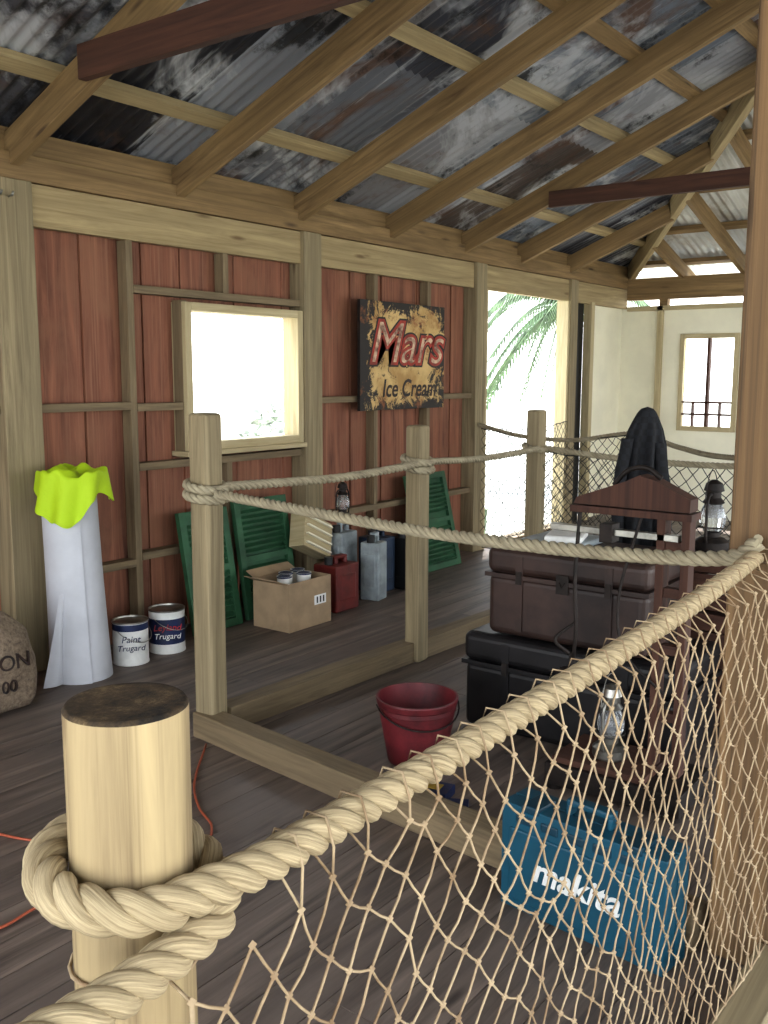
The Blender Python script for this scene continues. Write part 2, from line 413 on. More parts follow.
for a,b_,c,d in ((Y0-.05,Y0,Z0-.05,Z1+.05),(Y1,Y1+.05,Z0-.05,Z1+.05),(Y0,Y1,Z1,Z1+.05),(Y0,Y1,Z0-.05,Z0),(Y0,Y1,1.25,1.27),(Y0,Y1,1.12,1.14),(3.42,3.45,Z0,Z1),(3.29,3.305,Z0,1.25),(3.58,3.595,Z0,1.25)):
    mb.box((XE-.03,a,c),(XE+.04,b_,d),'frame' if c<Z0 or d>Z1 else 'tie')
mb.done('window_2',bevel=.003)
mb=MB()
mb.box((7.27,4.36,0),(7.31,4.49,2.28),'frame'); mb.box((8.86,4.36,0),(8.9,4.49,2.28),'frame'); mb.box((7.27,4.37,-.01),(8.9,4.52,.02),'stud')
mb.done('door_1',wl,bevel=.003)

# ------------------------------------------------------------ roof
def zb(y): return 2.56+TA*(YW-y) if y>=YR else 2.56+TA*(YW-YR)-TA*(YR-y)
def hipx(y): return XE-HR*(YW-y) if y>=YR else XE-HR*(y-YN)
def hipy(x): return YW-(XE-x)/HR
ce=empty('ceiling')
RX=[-1.4,-.35,.7,1.75,2.8,3.85,4.89,5.90,6.95,7.9,8.9]
mb=MB(); dz=.085
for x in RX:
    cut=x>XE-HR*(YW-YR)
    yt=max(YR,hipy(x)+.02) if cut else YR
    mb.beam((x,4.78,zb(4.78)+dz),(x,yt,zb(yt)+dz),.055,.17*.927,'raft')
    yt2=2*YR-hipy(x) if cut else YR
    mb.beam((x,-2.4,zb(-2.4)+dz),(x,yt2,zb(yt2)+dz),.055,.17*.927,'raft')
ax=XE-HR*(YW-YR)
mb.beam((XE+.3,YW+.2,zb(YW)-.05+dz),(ax,YR,zb(YR)+dz),.06,.19,'pine')
mb.beam((XE+.3,YN-.2,zb(YW)-.05+dz),(ax,YR,zb(YR)+dz),.06,.19,'pine')
for yy in (3.75,3.1,2.45,1.8,1.2,.5,-.2,-.9,-1.5):
    hx=hipx(yy)+.03
    mb.beam((XE+.4,yy,2.56-.4*TA/HR+dz),(hx,yy,2.56+(XE-hx)*TA/HR+dz),.05,.15,'raft')
mb.beam((-2.3,YR,zb(YR)+.12),(ax,YR,zb(YR)+.12),.04,.22,'raft')
mb.done('rafters',ce,bevel=.003)
mb=MB()
for yy in (4.55,3.97,3.03,2.5,2.0,1.45):
    xe=hipx(yy)
    z=zb(yy)+.17+.022; up=V((0,TA,1)).normalized()
    mb.beam((-2.3,yy,z),(min(xe,XE+.2),yy,z),.09,.045,'pine' if yy in (3.97,3.03) else 'raft',up=up)
for yy in (-2.2,-1.5,-.7,.1,.9):
    z=zb(yy)+.17+.022; mb.beam((-2.3,yy,z),(hipx(yy),yy,z),.09,.045,'raft',up=V((0,-TA,1)).normalized())
for xx in (XE,XE-.8,XE-1.6,XE-2.4,XE-3.2):
    y1=hipy(xx); z=2.56+(XE-xx)*TA/HR+.17+.022
    mb.beam((xx,y1,z),(xx,2*YR-y1,z),.09,.045,'raft',up=V((TA/HR,0,1)).normalized())
mb.done('purlins',ce,bevel=.002)
mb=MB()
for x,ye,zz,hh in ((2.8,3.73,2.90,.145),(6.95,3.58,2.89,.12),(.7,3.7,2.89,.15)):
    mb.beam((x-.055,ye,zz),(x-.055,2*YR-ye,zz),.045,hh,'tie')
mb.done('collar_ties',ce,bevel=.003)
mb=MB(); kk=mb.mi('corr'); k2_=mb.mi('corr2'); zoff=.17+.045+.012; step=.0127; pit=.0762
def strip(side):
    x=-2.6; rows=[]
    while x<XE+.45:
        ytop=YR
        if x>ax: ytop=hipy(x)
        ytop=min(ytop,4.8)
        col=[]
        for j in range(7):
            yy=4.85+(ytop-4.85)*j/6
            z=zb(yy)+zoff+.009*math.sin(2*math.pi*x/pit)+.004*noise.noise(V((x*1.3,yy*1.3,0)))
            col.append((x,yy if side>0 else 2*YR-yy,z))
        rows.append(col); x+=step
    i0=len(mb.v)
    for c in rows: mb.v+=[V(q) for q in c]
    for i in range(len(rows)-1):
        for j in range(6):
            a=i0+i*7+j; q=[a,a+1,a+8,a+7]
            mb.f.append(q); mb.m.append(kk); mb.sm.append(True)
            mb.uv.append([(mb.v[t].x+(0 if side>0 else 40),(4.85-mb.v[t].y)*1.08) for t in q])
strip(1); strip(-1)
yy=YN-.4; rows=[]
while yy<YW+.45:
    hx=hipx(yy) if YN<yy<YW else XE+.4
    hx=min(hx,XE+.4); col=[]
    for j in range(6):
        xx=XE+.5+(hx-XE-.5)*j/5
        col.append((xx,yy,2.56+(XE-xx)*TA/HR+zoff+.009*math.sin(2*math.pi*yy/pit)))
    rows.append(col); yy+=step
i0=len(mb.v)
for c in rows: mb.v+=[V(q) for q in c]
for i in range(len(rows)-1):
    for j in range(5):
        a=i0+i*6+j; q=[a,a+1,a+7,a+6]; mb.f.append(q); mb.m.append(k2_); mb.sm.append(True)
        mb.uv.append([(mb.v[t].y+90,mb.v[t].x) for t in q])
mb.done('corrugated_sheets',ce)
wr=empty('wall_right')
mb=MB()
mb.box((-2.5,YN-.06,2.40),(XE,YN+.06,2.60),'pine')
for x in (-2.2,1.0,4.2,7.4,10.1): mb.box((x,YN-.07,0),(x+.14,YN+.07,2.4),'postw')
mb.done('verandah_frame',wr,bevel=.004)

# ------------------------------------------------------------ fences
fA=empty('rope_fence',(1.5,.64,0)); fB=empty('rope_fence',(4,2.9,0))
def sqpost(name,x,y,h,w=.10,rot=0,mat='postw'):
    mb=MB(); mb.rbox((x,y,h/2),(w,w,h),mat,rot=(0,0,rot)); return mb.done(name,fB,bevel=.018,seg=3)
A=(2.73,2.98); B=(4.16,2.90); C=(5.45,2.88)
sqpost('post_1',*A,1.39,.105,.1); sqpost('post_2',*B,1.285,.10,.05); sqpost('post_3',*C,1.33,.10,0)
sqpost('post_4',7.1,2.85,1.2,.10,0); sqpost('post_5',5.5,.95,1.2,.10,0)
mb=MB(); mb.box((2.44,.50,0),(2.66,.735,3.5),'bigpost'); mb.done('timber_post',bevel=.006)
def roundpost(name,x,y,h,r):
    mb=MB()
    def fn(u,v):
        a=u*2*math.pi; z=v*h; rr=r*(1+.02*noise.noise(V((math.cos(a)*1.5,math.sin(a)*1.5,z*2))))
        return (x+rr*math.cos(a),y+rr*math.sin(a),z)
    mb.surf(48,16,fn,'round',closed=True,uvs=(2*math.pi*r,h))
    mb.uv=[[(q[1],q[0]) for q in l] for l in mb.uv]
    def fn2(u,v):
        a=u*2*math.pi
        if v<.08: k_=v/.08; rr_=1-.04*k_; zz=h+.004*k_
        else: rr_=.96*(1-(v-.08)/.92); zz=h+.004-.003*(1-rr_)
        rr0=r*(1+.02*noise.noise(V((math.cos(a)*1.5,math.sin(a)*1.5,h*2))))*rr_
        return (x+rr0*math.cos(a),y+rr0*math.sin(a),zz)
    mb.surf(48,12,fn2,'endgrain',closed=True)
    return mb.done(name,fA)
PX,PY=.555,.725
roundpost('round_post_1',PX,PY,1.236,.059); roundpost('round_post_2',-1.5,.75,1.25,.06)
mb=MB()
mb.beam((2.73-.02,3.02,.055),(2.46,.76,.055),.10,.11,'stud')
mb.beam((2.80,2.98,.055),(5.5,2.88,.055),.10,.11,'stud')
mb.done('sill_beams',fB,bevel=.004)
mb=MB(); mb.box((-1.4,.50,0),(2.43,.60,.09),'postw'); mb.done('sill',fA,bevel=.004)
mb=MB()
pts=[(2.41,.66,1.105),(2.0,.648,1.085),(1.5,.642,1.07),(1.05,.640,1.062),(.78,.640,1.06),(.64,.638,1.062)]
rw=.080
for an,z,rr in ((280,1.064,rw),(250,1.066,rw),(215,1.07,rw),(180,1.076,.081),(145,1.082,.081),(110,1.086,.081),(75,1.084,rw),(40,1.076,rw),(5,1.06,rw),(-30,1.04,.083),(-62,1.026,.084),(-95,1.020,rw)):
    a=math.radians(an); pts.append((PX+rr*math.cos(a),PY+rr*math.sin(a),z))
pts+=[(.47,.636,1.02),(.36,.628,1.03),(.15,.63,1.04),(-.5,.65,1.0),(-1.45,.68,1.04)]
rope(mb,pts,.0208,'rope',seg=10,per=16)
mb.done('manila_rope',fA)
def loop(mb,x,y,z,r,R,mat):
    rope(mb,[(x+r*math.cos(a),y+r*math.sin(a),z+.012*math.sin(a)) for a in [i*math.pi/4 for i in range(8)]],R,mat,closed=True)
mb=MB(); r2=.0205
loop(mb,A[0],A[1],1.085,.078,r2,'rope2'); loop(mb,A[0],A[1],1.045,.08,r2,'rope2')
rope(mb,[(A[0]-.02,A[1]-.08,1.06),(2.68,2.5,1.045),(2.6,1.8,1.03),(2.52,1.2,1.045),(2.44,.76,1.085),(2.40,.65,1.145)],r2,'rope2')
rope(mb,[(A[0]+.06,A[1]-.04,1.08),(3.1,2.92,1.07),(3.5,2.9,1.06),(3.85,2.88,1.07),(B[0]-.07,B[1]-.04,1.085)],r2,'rope2')
loop(mb,B[0],B[1],1.10,.075,r2,'rope2'); loop(mb,B[0],B[1],1.06,.075,r2,'rope2')
rope(mb,[(B[0]+.06,B[1]-.05,1.09),(4.7,2.86,1.07),(5.1,2.85,1.075),(C[0]-.06,C[1]-.05,1.09)],r2*.9,'rope2')
loop(mb,C[0],C[1],1.09,.074,r2*.9,'rope2')
rope(mb,[(C[0],C[1]-.07,1.09),(5.46,2.3,1.05),(5.48,1.7,1.04),(5.5,.98,1.08)],r2*.9,'rope2')
rope(mb,[(7.15,4.34,1.12),(7.12,3.9,1.04),(7.1,3.4,1.03),(7.1,2.9,1.10),(6.7,2.4,1.04),(6.2,1.9,1.03),(5.55,.98,1.10)],r2*.9,'rope2')
mb.done('ropes',fB)
def net(p0,p1,zt,zbm,cw,ch,r,mat,jit=.2,bulge=.03,knots=True,seg=5,selv=True):
    mb=MB(); p0=V((p0[0],p0[1],0)); p1=V((p1[0],p1[1],0)); L=(p1-p0).length; d=(p1-p0)/L; nn=V((-d.y,d.x,0))
    nc=int(L/cw)*2; H0=max(zt(0),zt(1),zt(.5)); nr=int((H0-zbm)/(ch/2))
    pos={}
    for i in range(nc+1):
        for j in range(nr+1):
            if (i+j)%2: continue
            t=i/nc; s=j/nr; z=zt(t)+(zbm-zt(t))*s
            q=p0+d*(t*L)
            o=nn*(bulge*math.sin(math.pi*s)*math.sin(t*9+1)*.6+bulge*.5*noise.noise(V((t*6,s*4,1))))
            nx=noise.noise(V((t*8,s*7,5)))*cw*jit*1.5; nz=noise.noise(V((t*8,s*7,9)))*ch*jit*1.5
            jx=random.uniform(-1,1)*cw*jit*.35; jz=random.uniform(-1,1)*ch*jit*.35
            if j==nr: nz=jz=0
            if j==0: o=o*.2; nz*=.3
            pos[(i,j)]=q+o+d*(nx+jx)+V((0,0,z+nz+jz))
    for (i,j),q in pos.items():
        for di in (-1,1):
            w=pos.get((i+di,j+1))
            if w is not None:
                m_=(q+w)/2+V((0,0,-.002))+nn*random.uniform(-.002,.002)
                mb.tube([q,m_,w],r,mat,seg=seg,caps=False)
        if knots:
            a=r*2.1; mb.rbox(q,(a*1.6,a*1.6,a*1.9),mat,rot=(.7,.6,.8))
    for j in ((0,nr) if selv else (nr,)):
        ks=[pos[(i,j)] for i in range(nc+1) if (i,j) in pos]; mb.tube(ks,r*1.5,mat,seg=seg)
    return mb,pos,nc,nr
def ropez(x):
    t=(x-.64)/1.77; return 1.06+.045*max(t,0)**1.2
NX0,NX1=.54,2.42
mb,pos,nc,nr=net((NX0,.622),(NX1,.58),lambda t:ropez(NX0+(NX1-NX0)*t)-.034-.014*(1-t)**2-.03*math.exp(-t*22),.10,.064,.078,.0018,'twine',jit=.28,bulge=.022,selv=False)
for i in range(0,nc+1,2):
    if (i,0) in pos and pos[(i,0)].x>.64:
        q=pos[(i,0)]; z=ropez(q.x); yc=.64
        mb.tube([q,V((q.x,yc+.026,z-.01)),V((q.x+.002,yc+.016,z+.019)),V((q.x,yc-.014,z+.021)),V((q.x-.002,yc-.026,z-.008)),q],.0017,'twine',seg=5)
sidek=[pos[(0,j)] for j in range(0,nr+1) if (0,j) in pos]
mb.tube(sidek,.0026,'twine',seg=6)
for q in sidek[::3]:
    rr=.0625; ring=[V((PX+rr*math.cos(a),PY+rr*math.sin(a),q.z+.004*math.sin(a*2))) for a in [i*math.pi/10 for i in range(20)]]
    mb.tube(ring,.0022,'twine',seg=6,closed=True); mb.tube([q,V((PX-.01,PY-rr-.002,q.z))],.002,'twine',seg=5)
mb.done('rope_netting',fA)
mb,*_=net((C[0],C[1]-.05),(5.5,1.0),lambda t:1.07-.04*math.sin(math.pi*t),.05,.075,.09,.0025,'twined',knots=False,seg=4)
mb.done('dark_netting_1',fB)
mb,*_=net((7.28,4.36),(8.9,4.36),lambda t:1.08-.04*math.sin(math.pi*t),.05,.075,.09,.0028,'twined',knots=False,seg=4)
mb.done('dark_netting_2',fB)
mb,*_=net((7.12,4.3),(7.1,2.9),lambda t:1.09-.06*math.sin(math.pi*t),.05,.075,.09,.0025,'twined',knots=False,seg=4)
mb.done('dark_netting_3',fB)

# ------------------------------------------------------------ sign
sg=empty('ice_cream_sign',(6.03,4.34,1.685))
mb=MB(); x0,x1,z0,z1=5.48,6.58,1.285,2.085
k=mb.mi('sign')
mb.box((x0,4.335,z0),(x1,4.36,z1),'iron')
mb.v+=[V((x0,4.3345,z0)),V((x1,4.3345,z0)),V((x1,4.3345,z1)),V((x0,4.3345,z1))]; n0=len(mb.v)-4
mb.f.append([n0,n0+1,n0+2,n0+3]); mb.m.append(k); mb.sm.append(False); mb.uv.append([(0,0),(1.1,0),(1.1,.8),(0,.8)])
mb.done('panel',sg)
RT,UP=(1,0,0),(0,0,1)
text('Mars',.44,'signblk',(6.06,4.333,1.77),RT,UP,'lettering_outline',sg,shear=.3,offset=.032,extrude=.0005,sx=1.1)
text('Mars',.44,'signred',(6.06,4.3315,1.77),RT,UP,'lettering_edge',sg,shear=.3,offset=.018,extrude=.0005,sx=1.1)
text('Mars',.44,'signpale',(6.06,4.330,1.77),RT,UP,'lettering',sg,shear=.3,offset=-.004,extrude=.0005,sx=1.1)
text('Ice Cream',.185,'signblk',(6.10,4.332,1.44),RT,UP,'lettering_lower',sg,shear=.2,offset=.003,extrude=.0005,sx=.92)

# ------------------------------------------------------------ paint tins
def tin(name,x,y,h,r,txt):
    e=empty(name,(x,y,0)); mb=MB()
    mb.lathe([(0,0),(r*1.02,0),(r*1.02,.008),(r,.012),(r,h*.22),(r,h*.8),(r,h-.012),(r*1.03,h-.008),(r*1.03,h),(r*.94,h),(r*.92,h-.008),(r*.3,h-.006),(0,h-.006)],(x,y,0),'white',
      mats=['white','white','white','white','bluelab' if txt else 'white','bluelab' if not txt else 'white','white','steel','steel','steel','steel','steel'][:12])
    mb.tube([(x+r*1.03*math.cos(a),y+r*1.03*math.sin(a)-.02,h*.8-.06*math.sin(a-math.pi)) for a in [math.pi+i*math.pi/12 for i in range(13)]],.0025,'steel',seg=6)
    mb.done('body',e)
    d=V((-x,-y,0)).normalized(); rt=V((-d.y,d.x,0))
    for s,sz,z,m_ in (((txt or 'Paint'),.05,h*.62,'bluelab' if txt is None else 'redlab'),('Trugard',.045,h*.42,'white' if txt else 'bluelab')):
        text(s,sz,m_,(x+d.x*(r+.003),y+d.y*(r+.003),z),rt,(0,0,1),'label',e,shear=.2,extrude=.001)
tin('paint_tin',3.2,4.12,.235,.095,None); tin('paint_tin',3.47,4.14,.245,.1,'Leyland')

# ------------------------------------------------------------ underlay roll + vest
mb=MB(); cx,cy=2.89,4.125
def fn(u,v):
    a=u*2*math.pi*1.35+2.2; z=v*1.0; t=u
    rr=.128+.014*t+.02*(1-v)**2
    return (cx-.02*v+rr*math.cos(a),min(cy+.02*v+rr*math.sin(a),4.335),z)
mb.surf(120,12,fn,'paper')
def fn(u,v):
    a=u*2*math.pi*1.35+2.2; rr=.128*(1-v*.5); return (cx-.02+rr*math.cos(a),cy+.02+rr*math.sin(a),1.0)
mb.surf(70,1,fn,'paper')
mb.surf(14,10,lambda u,v:(cx-.12-.14*u*(1-v)**1.3, cy-.03-.03*math.sin(u*3)-.01*u, .005+.62*v),'paper')
mb.done('underlay_roll')
mb=MB()
def fn(u,v):
    a=u*2*math.pi
    left=max(0,math.cos(a-math.radians(205))); right=max(0,math.cos(a-math.radians(-42)))
    Lh=.04+.22*left**1.6+.13*right**5+.02*math.sin(a*3+1)
    if v<.45:
        s0=v/.45; rr=.168*s0**.9; z=1.035+.02*s0+.035*noise.noise(V((math.cos(a)*s0*3,math.sin(a)*s0*3,2)))+.02*math.sin(a*3+5*s0)*s0*(1-s0*.4)
        z+=.03*max(0,1-abs(s0-.55)*3)*max(0,math.cos(a-.6))
    else:
        s=(v-.45)/.55; rr=.168+.010*s+.014*math.sin(a*8+1+2*s)*(.3+s)+.015*right**3*s
        z0_=1.055+.035*noise.noise(V((math.cos(a)*3,math.sin(a)*3,2)))+.012*math.sin(a*3+5)
        z=z0_-Lh*s-.012*math.sin(s*1.57)
    return (cx-.005+rr*math.cos(a),min(cy+.01+rr*math.sin(a),4.34),z+.012)
mb.surf(96,30,fn,'hivis',closed=True)
mb.done('hi_vis_vest')
# ------------------------------------------------------------ burlap sack
sk=empty('burlap_sack',(2.29,4.06,0)); mb=MB()
def fn(u,v):
    a=u*2*math.pi; c_,s_=math.cos(a),math.sin(a)
    q=(abs(c_)**3+abs(s_)**3)**(-1/3)
    pr=[(0,.0),(.03,.88),(.12,1.0),(.45,1.02),(.7,.88),(.85,.60),(.93,.36),(.97,.3),(1,.0)]
    for k_ in range(len(pr)-1):
        if pr[k_][0]<=v<=pr[k_+1][0]:
            t=(v-pr[k_][0])/(pr[k_+1][0]-pr[k_][0]); rr=pr[k_][1]*(1-t)+pr[k_+1][1]*t; break
    w=1+.10*noise.noise(V((c_*2,s_*2,v*5)))+.03*math.sin(a*6+v*8)*max(0,v-.3)
    z=v*.52+(.03*noise.noise(V((c_*2,s_*2,7))) if v>.5 else 0)
    return (2.29+.25*rr*c_*q*w-.03*v,4.06+.19*rr*s_*q*w,max(0,z))
mb.surf(56,28,fn,'burlap',closed=True); mb.done('body',sk)
text('NION',.10,'signblk',(2.30,3.862,.25),(1,0,0),(0,.03,1),'print',sk,extrude=.006)
text('100',.08,'signblk',(2.30,3.862,.14),(1,0,0),(0,.03,1),'print_lower',sk,extrude=.006)

# ------------------------------------------------------------ shutters
def shutter(name,x0,x1,ybase,h,lean):
    mb=MB(); w=x1-x0; ang=math.asin(lean/h)
    Rm=Matrix.Rotation(-ang,3,'X'); o=V((x0,ybase,0.005))
    def bx(a,b_,mat='green'):
        a=V(a);b_=V(b_); c=(a+b_)/2; s=b_-a; mb.rbox(o+Rm@c,s,mat,R=Rm)
    t=.05
    bx((0,0,0),(t,.035,h)); bx((w-t,0,0),(w,.035,h)); bx((t,0,0),(w-t,.035,t)); bx((t,0,h-t),(w-t,.035,h)); bx((t,0,h*.5-.02),(w-t,.035,h*.5+.02))
    bx((t,.028,t),(w-t,.033,h-t))
    z=t+.02
    Rs=Rm@Matrix.Rotation(math.radians(38),3,'X')
    while z<h-t-.02:
        if abs(z-h*.5)>.04: mb.rbox(o+Rm@V((w/2,.014,z)),(w-2*t,.034,.007),'green',R=Rs)
        z+=.036
    return mb.done(name,bevel=.002)
shutter('green_shutter',3.74,4.13,4.20,.74,.13); shutter('green_shutter',4.2,4.68,4.22,.76,.12); shutter('green_shutter',6.05,6.6,4.15,.78,.18)

# ------------------------------------------------------------ cardboard box & cans
cb=empty('cardboard_box',(4.35,4.0,0)); mb=MB()
bx0,bx1,by0,by1,bh=4.14,4.53,3.82,4.12,.30; t=.006
mb.box((bx0,by0,0),(bx1,by0+t,bh),'card'); mb.box((bx0,by1-t,0),(bx1,by1,bh),'card'); mb.box((bx0,by0+t,0),(bx0+t,by1-t,bh),'card'); mb.box((bx1-t,by0+t,0),(bx1,by1-t,bh),'card')
mb.box((bx0+t,by0+t,0),(bx1-t,by1-t,.01),'card'); mb.box((bx0+t,by0+t,.22),(bx1-t,by1-t,.226),'card')
mb.rbox((bx0-.04,(by0+by1)/2,bh+.01),(.1,.28,.005),'card',rot=(0,.4,0))
mb.rbox(((bx0+bx1)/2,by1+.03,bh+.02),(.38,.08,.005),'card',rot=(.5,0,0))
mb.box((4.37,by0-.002,.13),(4.48,by0,.19),'cardl')
for xx in (4.39,4.42,4.45): mb.box((xx,by0-.003,.14),(xx+.012,by0-.002,.18),'black')
mb.done('carton',cb)
mb=MB()
for i,(xx,yy) in enumerate(((4.24,3.95),(4.33,4.02),(4.40,3.93),(4.45,4.03))):
    mb.lathe([(.045,.227),(.045,.31),(.048,.312),(.048,.32),(.04,.32),(0,.318)],(xx,yy,0),'white',seg=20,mats=['white','bluelab','bluelab','white','bluelab'])
mb.done('small_tins',cb)
def jerry(name,x,y,w,d,h,mat,rot=0,tilt=0):
    mb=MB(); Rm=Matrix.Rotation(rot,3,'Z')@Matrix.Rotation(tilt,3,'X'); o=V((x,y,0))
    def bx(c,s,m_=mat): mb.rbox(o+Rm@V(c),s,m_,R=Rm)
    bx((0,0,h*.43),(w,d,h*.86)); bx((0,0,h*.45),(w*.7,d*1.04,h*.5)); bx((0,0,h*.45),(w*1.04,d*.7,h*.5))
    bx((w*.28,0,h*.90),(w*.14,d*.3,h*.12)); bx((-w*.12,0,h*.90),(w*.12,d*.3,h*.12)); bx((w*.08,0,h*.97),(w*.55,d*.3,h*.06))
    mb.lathe([(.028,0),(.028,.05),(0,.05)],o+Rm@V((-w*.33,0,h*.86)),'black',R=Rm,seg=16)
    return mb.done(name,bevel=.012,seg=2)
jerry('jerry_can',4.80,4.0,.24,.2,.36,'redcan')
jerry('jerry_can',5.10,4.20,.2,.14,.54,'greycan',.1); jerry('jerry_can',5.17,3.97,.14,.14,.47,'greycan',.2)
jerry('jerry_can',5.40,4.12,.18,.2,.46,'bluecan'); jerry('jerry_can',5.60,4.0,.17,.18,.44,'black'); jerry('jerry_can',5.84,4.10,.18,.16,.46,'teal')
mb=MB(); Rm=Matrix.Rotation(.1,3,'Z')@Matrix.Rotation(math.radians(24),3,'Y')@Matrix.Rotation(math.radians(-12),3,'X')
o=V((4.80,4.22,.47))
mb.rbox(o,(.34,.12,.24),'frame',R=Rm)
for i in range(4): mb.rbox(o+Rm@V((0,-.065,-.09+i*.06)),(.30,.03,.012),'cream',R=Rm)
mb.done('louvred_vent_box',bevel=.004)

def lantern(name,x,y,z,h,mat='iron'):
    mb=MB(); s=h/.34; c=(x,y,z)
    P=lambda l:[(a*s,b_*s) for a,b_ in l]
    mb.lathe(P([(0,0),(.065,0),(.07,.01),(.07,.04),(.05,.055),(.032,.06),(.032,.08),(.04,.085)]),c,mat,seg=24)
    mb.lathe(P([(.036,.086),(.052,.115),(.055,.145),(.045,.18),(.034,.20)]),c,'glass',seg=24)
    mb.lathe(P([(.04,.20),(.046,.205),(.03,.225),(.03,.25),(.042,.255),(.034,.285),(.012,.30),(0,.30)]),c,mat,seg=24)
    for sg_ in (-1,1):
        pts=[V((x+sg_*.06*s,y,z+.03*s)),V((x+sg_*.078*s,y,z+.07*s)),V((x+sg_*.078*s,y,z+.19*s)),V((x+sg_*.06*s,y,z+.235*s)),V((x+sg_*.03*s,y,z+.24*s))]
        mb.tube(catmull(pts,5),.006*s,mat,seg=8)
    mb.tube([(x+.08*s*math.cos(a),y+.01,z+.19*s+.15*s*math.sin(a)) for a in [i*math.pi/14 for i in range(15)]],.002*s,mat,seg=6)
    mb.lathe(P([(.056,.10),(.058,.10),(.058,.104),(.056,.104)]),c,mat,seg=20)
    return mb.done(name)
lantern('oil_lantern',5.10,4.19,.545,.30)

# ------------------------------------------------------------ trunks
def trunk(name,x0,x1,y0,y1,z0,z1,mat,nb=3):
    e=empty(name,((x0+x1)/2,(y0+y1)/2,z0)); mb=MB(); zl=z0+(z1-z0)*.70
    mb.box((x0,y0,z0),(x1,y1,zl-.004),mat); mb.box((x0-.006,y0-.006,zl),(x1+.006,y1+.006,z1),mat)
    mb.done('body',e,bevel=.034,seg=4)
    mb=MB()
    mb.box((x0-.009,y0-.009,zl-.016),(x1+.009,y1+.009,zl+.003),mat)
    for yy in (y0+.22*(y1-y0),y1-.22*(y1-y0)):
        mb.box((x0-.010,yy-.017,z0+.03),(x0-.001,yy+.017,z1-.03),mat)
        mb.box((x0-.016,yy-.013,zl-.035),(x0-.010,yy+.013,zl+.02),'iron')
    yy=(y0+y1)/2; mb.box((x0-.012,yy-.028,zl-.05),(x0-.007,yy+.028,zl+.03),'iron'); mb.tube([(x0-.014,yy-.012,zl),(x0-.018,yy,zl-.02),(x0-.014,yy+.012,zl)],.003,'iron',seg=6)
    yc=y1+.01; xc=(x0+x1)/2; zc=z0+(z1-z0)*.45
    mb.tube(catmull([(xc-.07,yc,zc),(xc-.06,yc+.03,zc-.01),(xc+.06,yc+.03,zc-.01),(xc+.07,yc,zc)],6),.008,mat,seg=8)
    mb.done('fittings',e,bevel=.003)
trunk('travel_trunk',3.50,4.02,1.22,2.18,0,.43,'trunk2'); trunk('travel_trunk',3.52,3.96,1.36,2.08,.435,.82,'trunk')
mb=MB(); mb.box((3.58,1.7,.822),(3.9,1.98,.85),'greycan'); mb.rbox((3.70,1.80,.865),(.2,.16,.03),'white',rot=(0,0,.3)); mb.done('folded_cloth',bevel=.012,seg=3)
# ------------------------------------------------------------ platform scale
ps=empty('platform_scale',(3.3,1.3,0)); mb=MB()
mb.box((3.12,1.06,0.02),(3.44,1.58,.10),'iron'); mb.box((3.14,1.2,.10),(3.42,1.56,.125),'tie')
for xx in (3.15,3.41):
    for yy in (1.09,1.55): mb.lathe([(0,0),(.03,0),(.03,.02),(0,.02)],(xx,yy,0),'iron',seg=12)
mb.box((3.27,1.12,.1),(3.33,1.15,1.045),'tie'); mb.box((3.27,1.21,.1),(3.33,1.24,1.045),'tie')
for zz in (.93,.76,.55,.3): mb.box((3.28,1.15,zz),(3.32,1.21,zz+.035),'tie')
mb.prism([(3.26,1.56,1.075),(3.26,1.55,1.10),(3.26,1.36,1.17),(3.26,1.31,1.195),(3.26,1.25,1.18),(3.26,1.12,1.12),(3.26,1.12,1.075)],(.08,0,0),'tie')
mb.prism([(3.25,1.57,1.045),(3.25,1.57,1.07),(3.25,1.11,1.07),(3.25,1.11,1.045)],(.10,0,0),'tie')
mb.tube(catmull([(3.3,1.42,1.15),(3.3,1.37,1.205),(3.3,1.30,1.22),(3.3,1.24,1.185)],6),.010,'iron',seg=8)
mb.box((3.27,1.16,.965),(3.30,1.66,.99),'steel'); mb.box((3.25,1.40,.94),(3.32,1.45,1.01),'iron')
mb.tube(catmull([(3.28,1.54,1.06),(3.26,1.545,.8),(3.25,1.53,.6),(3.27,1.55,.45)],8),.008,'iron',seg=8)
mb.tube(catmull([(3.28,1.30,1.05),(3.24,1.36,.75),(3.22,1.32,.55),(3.27,1.18,.40)],8),.006,'iron',seg=8)
mb.tube(catmull([(3.28,1.54,.62),(3.2,1.59,.56),(3.24,1.55,.5)],6),.007,'iron',seg=8)
mb.lathe([(0,.40),(.05,.41),(.05,.43),(.012,.44),(.012,.5),(0,.5)],(3.27,1.55,0),'iron',seg=20)
mb.done('frame',ps,bevel=.004)
lantern('oil_lantern',3.26,1.38,.127,.32,'steel')
mb=MB()
for z in (0.0,.26,.52):
    for k2 in range(3):
        zz=z+.01+k2*.083
        mb.box((4.12,.92,zz),(4.135,1.46,zz+.075),'tie'); mb.box((4.5,.92,zz),(4.515,1.46,zz+.075),'tie'); mb.box((4.135,.92,zz),(4.5,.935,zz+.075),'tie'); mb.box((4.135,1.445,zz),(4.5,1.46,zz+.075),'tie')
    mb.box((4.135,.935,z+.235),(4.5,1.445,z+.25),'tie')
mb.done('wooden_crate',bevel=.003)
lantern('oil_lantern',4.26,1.36,.772,.36)
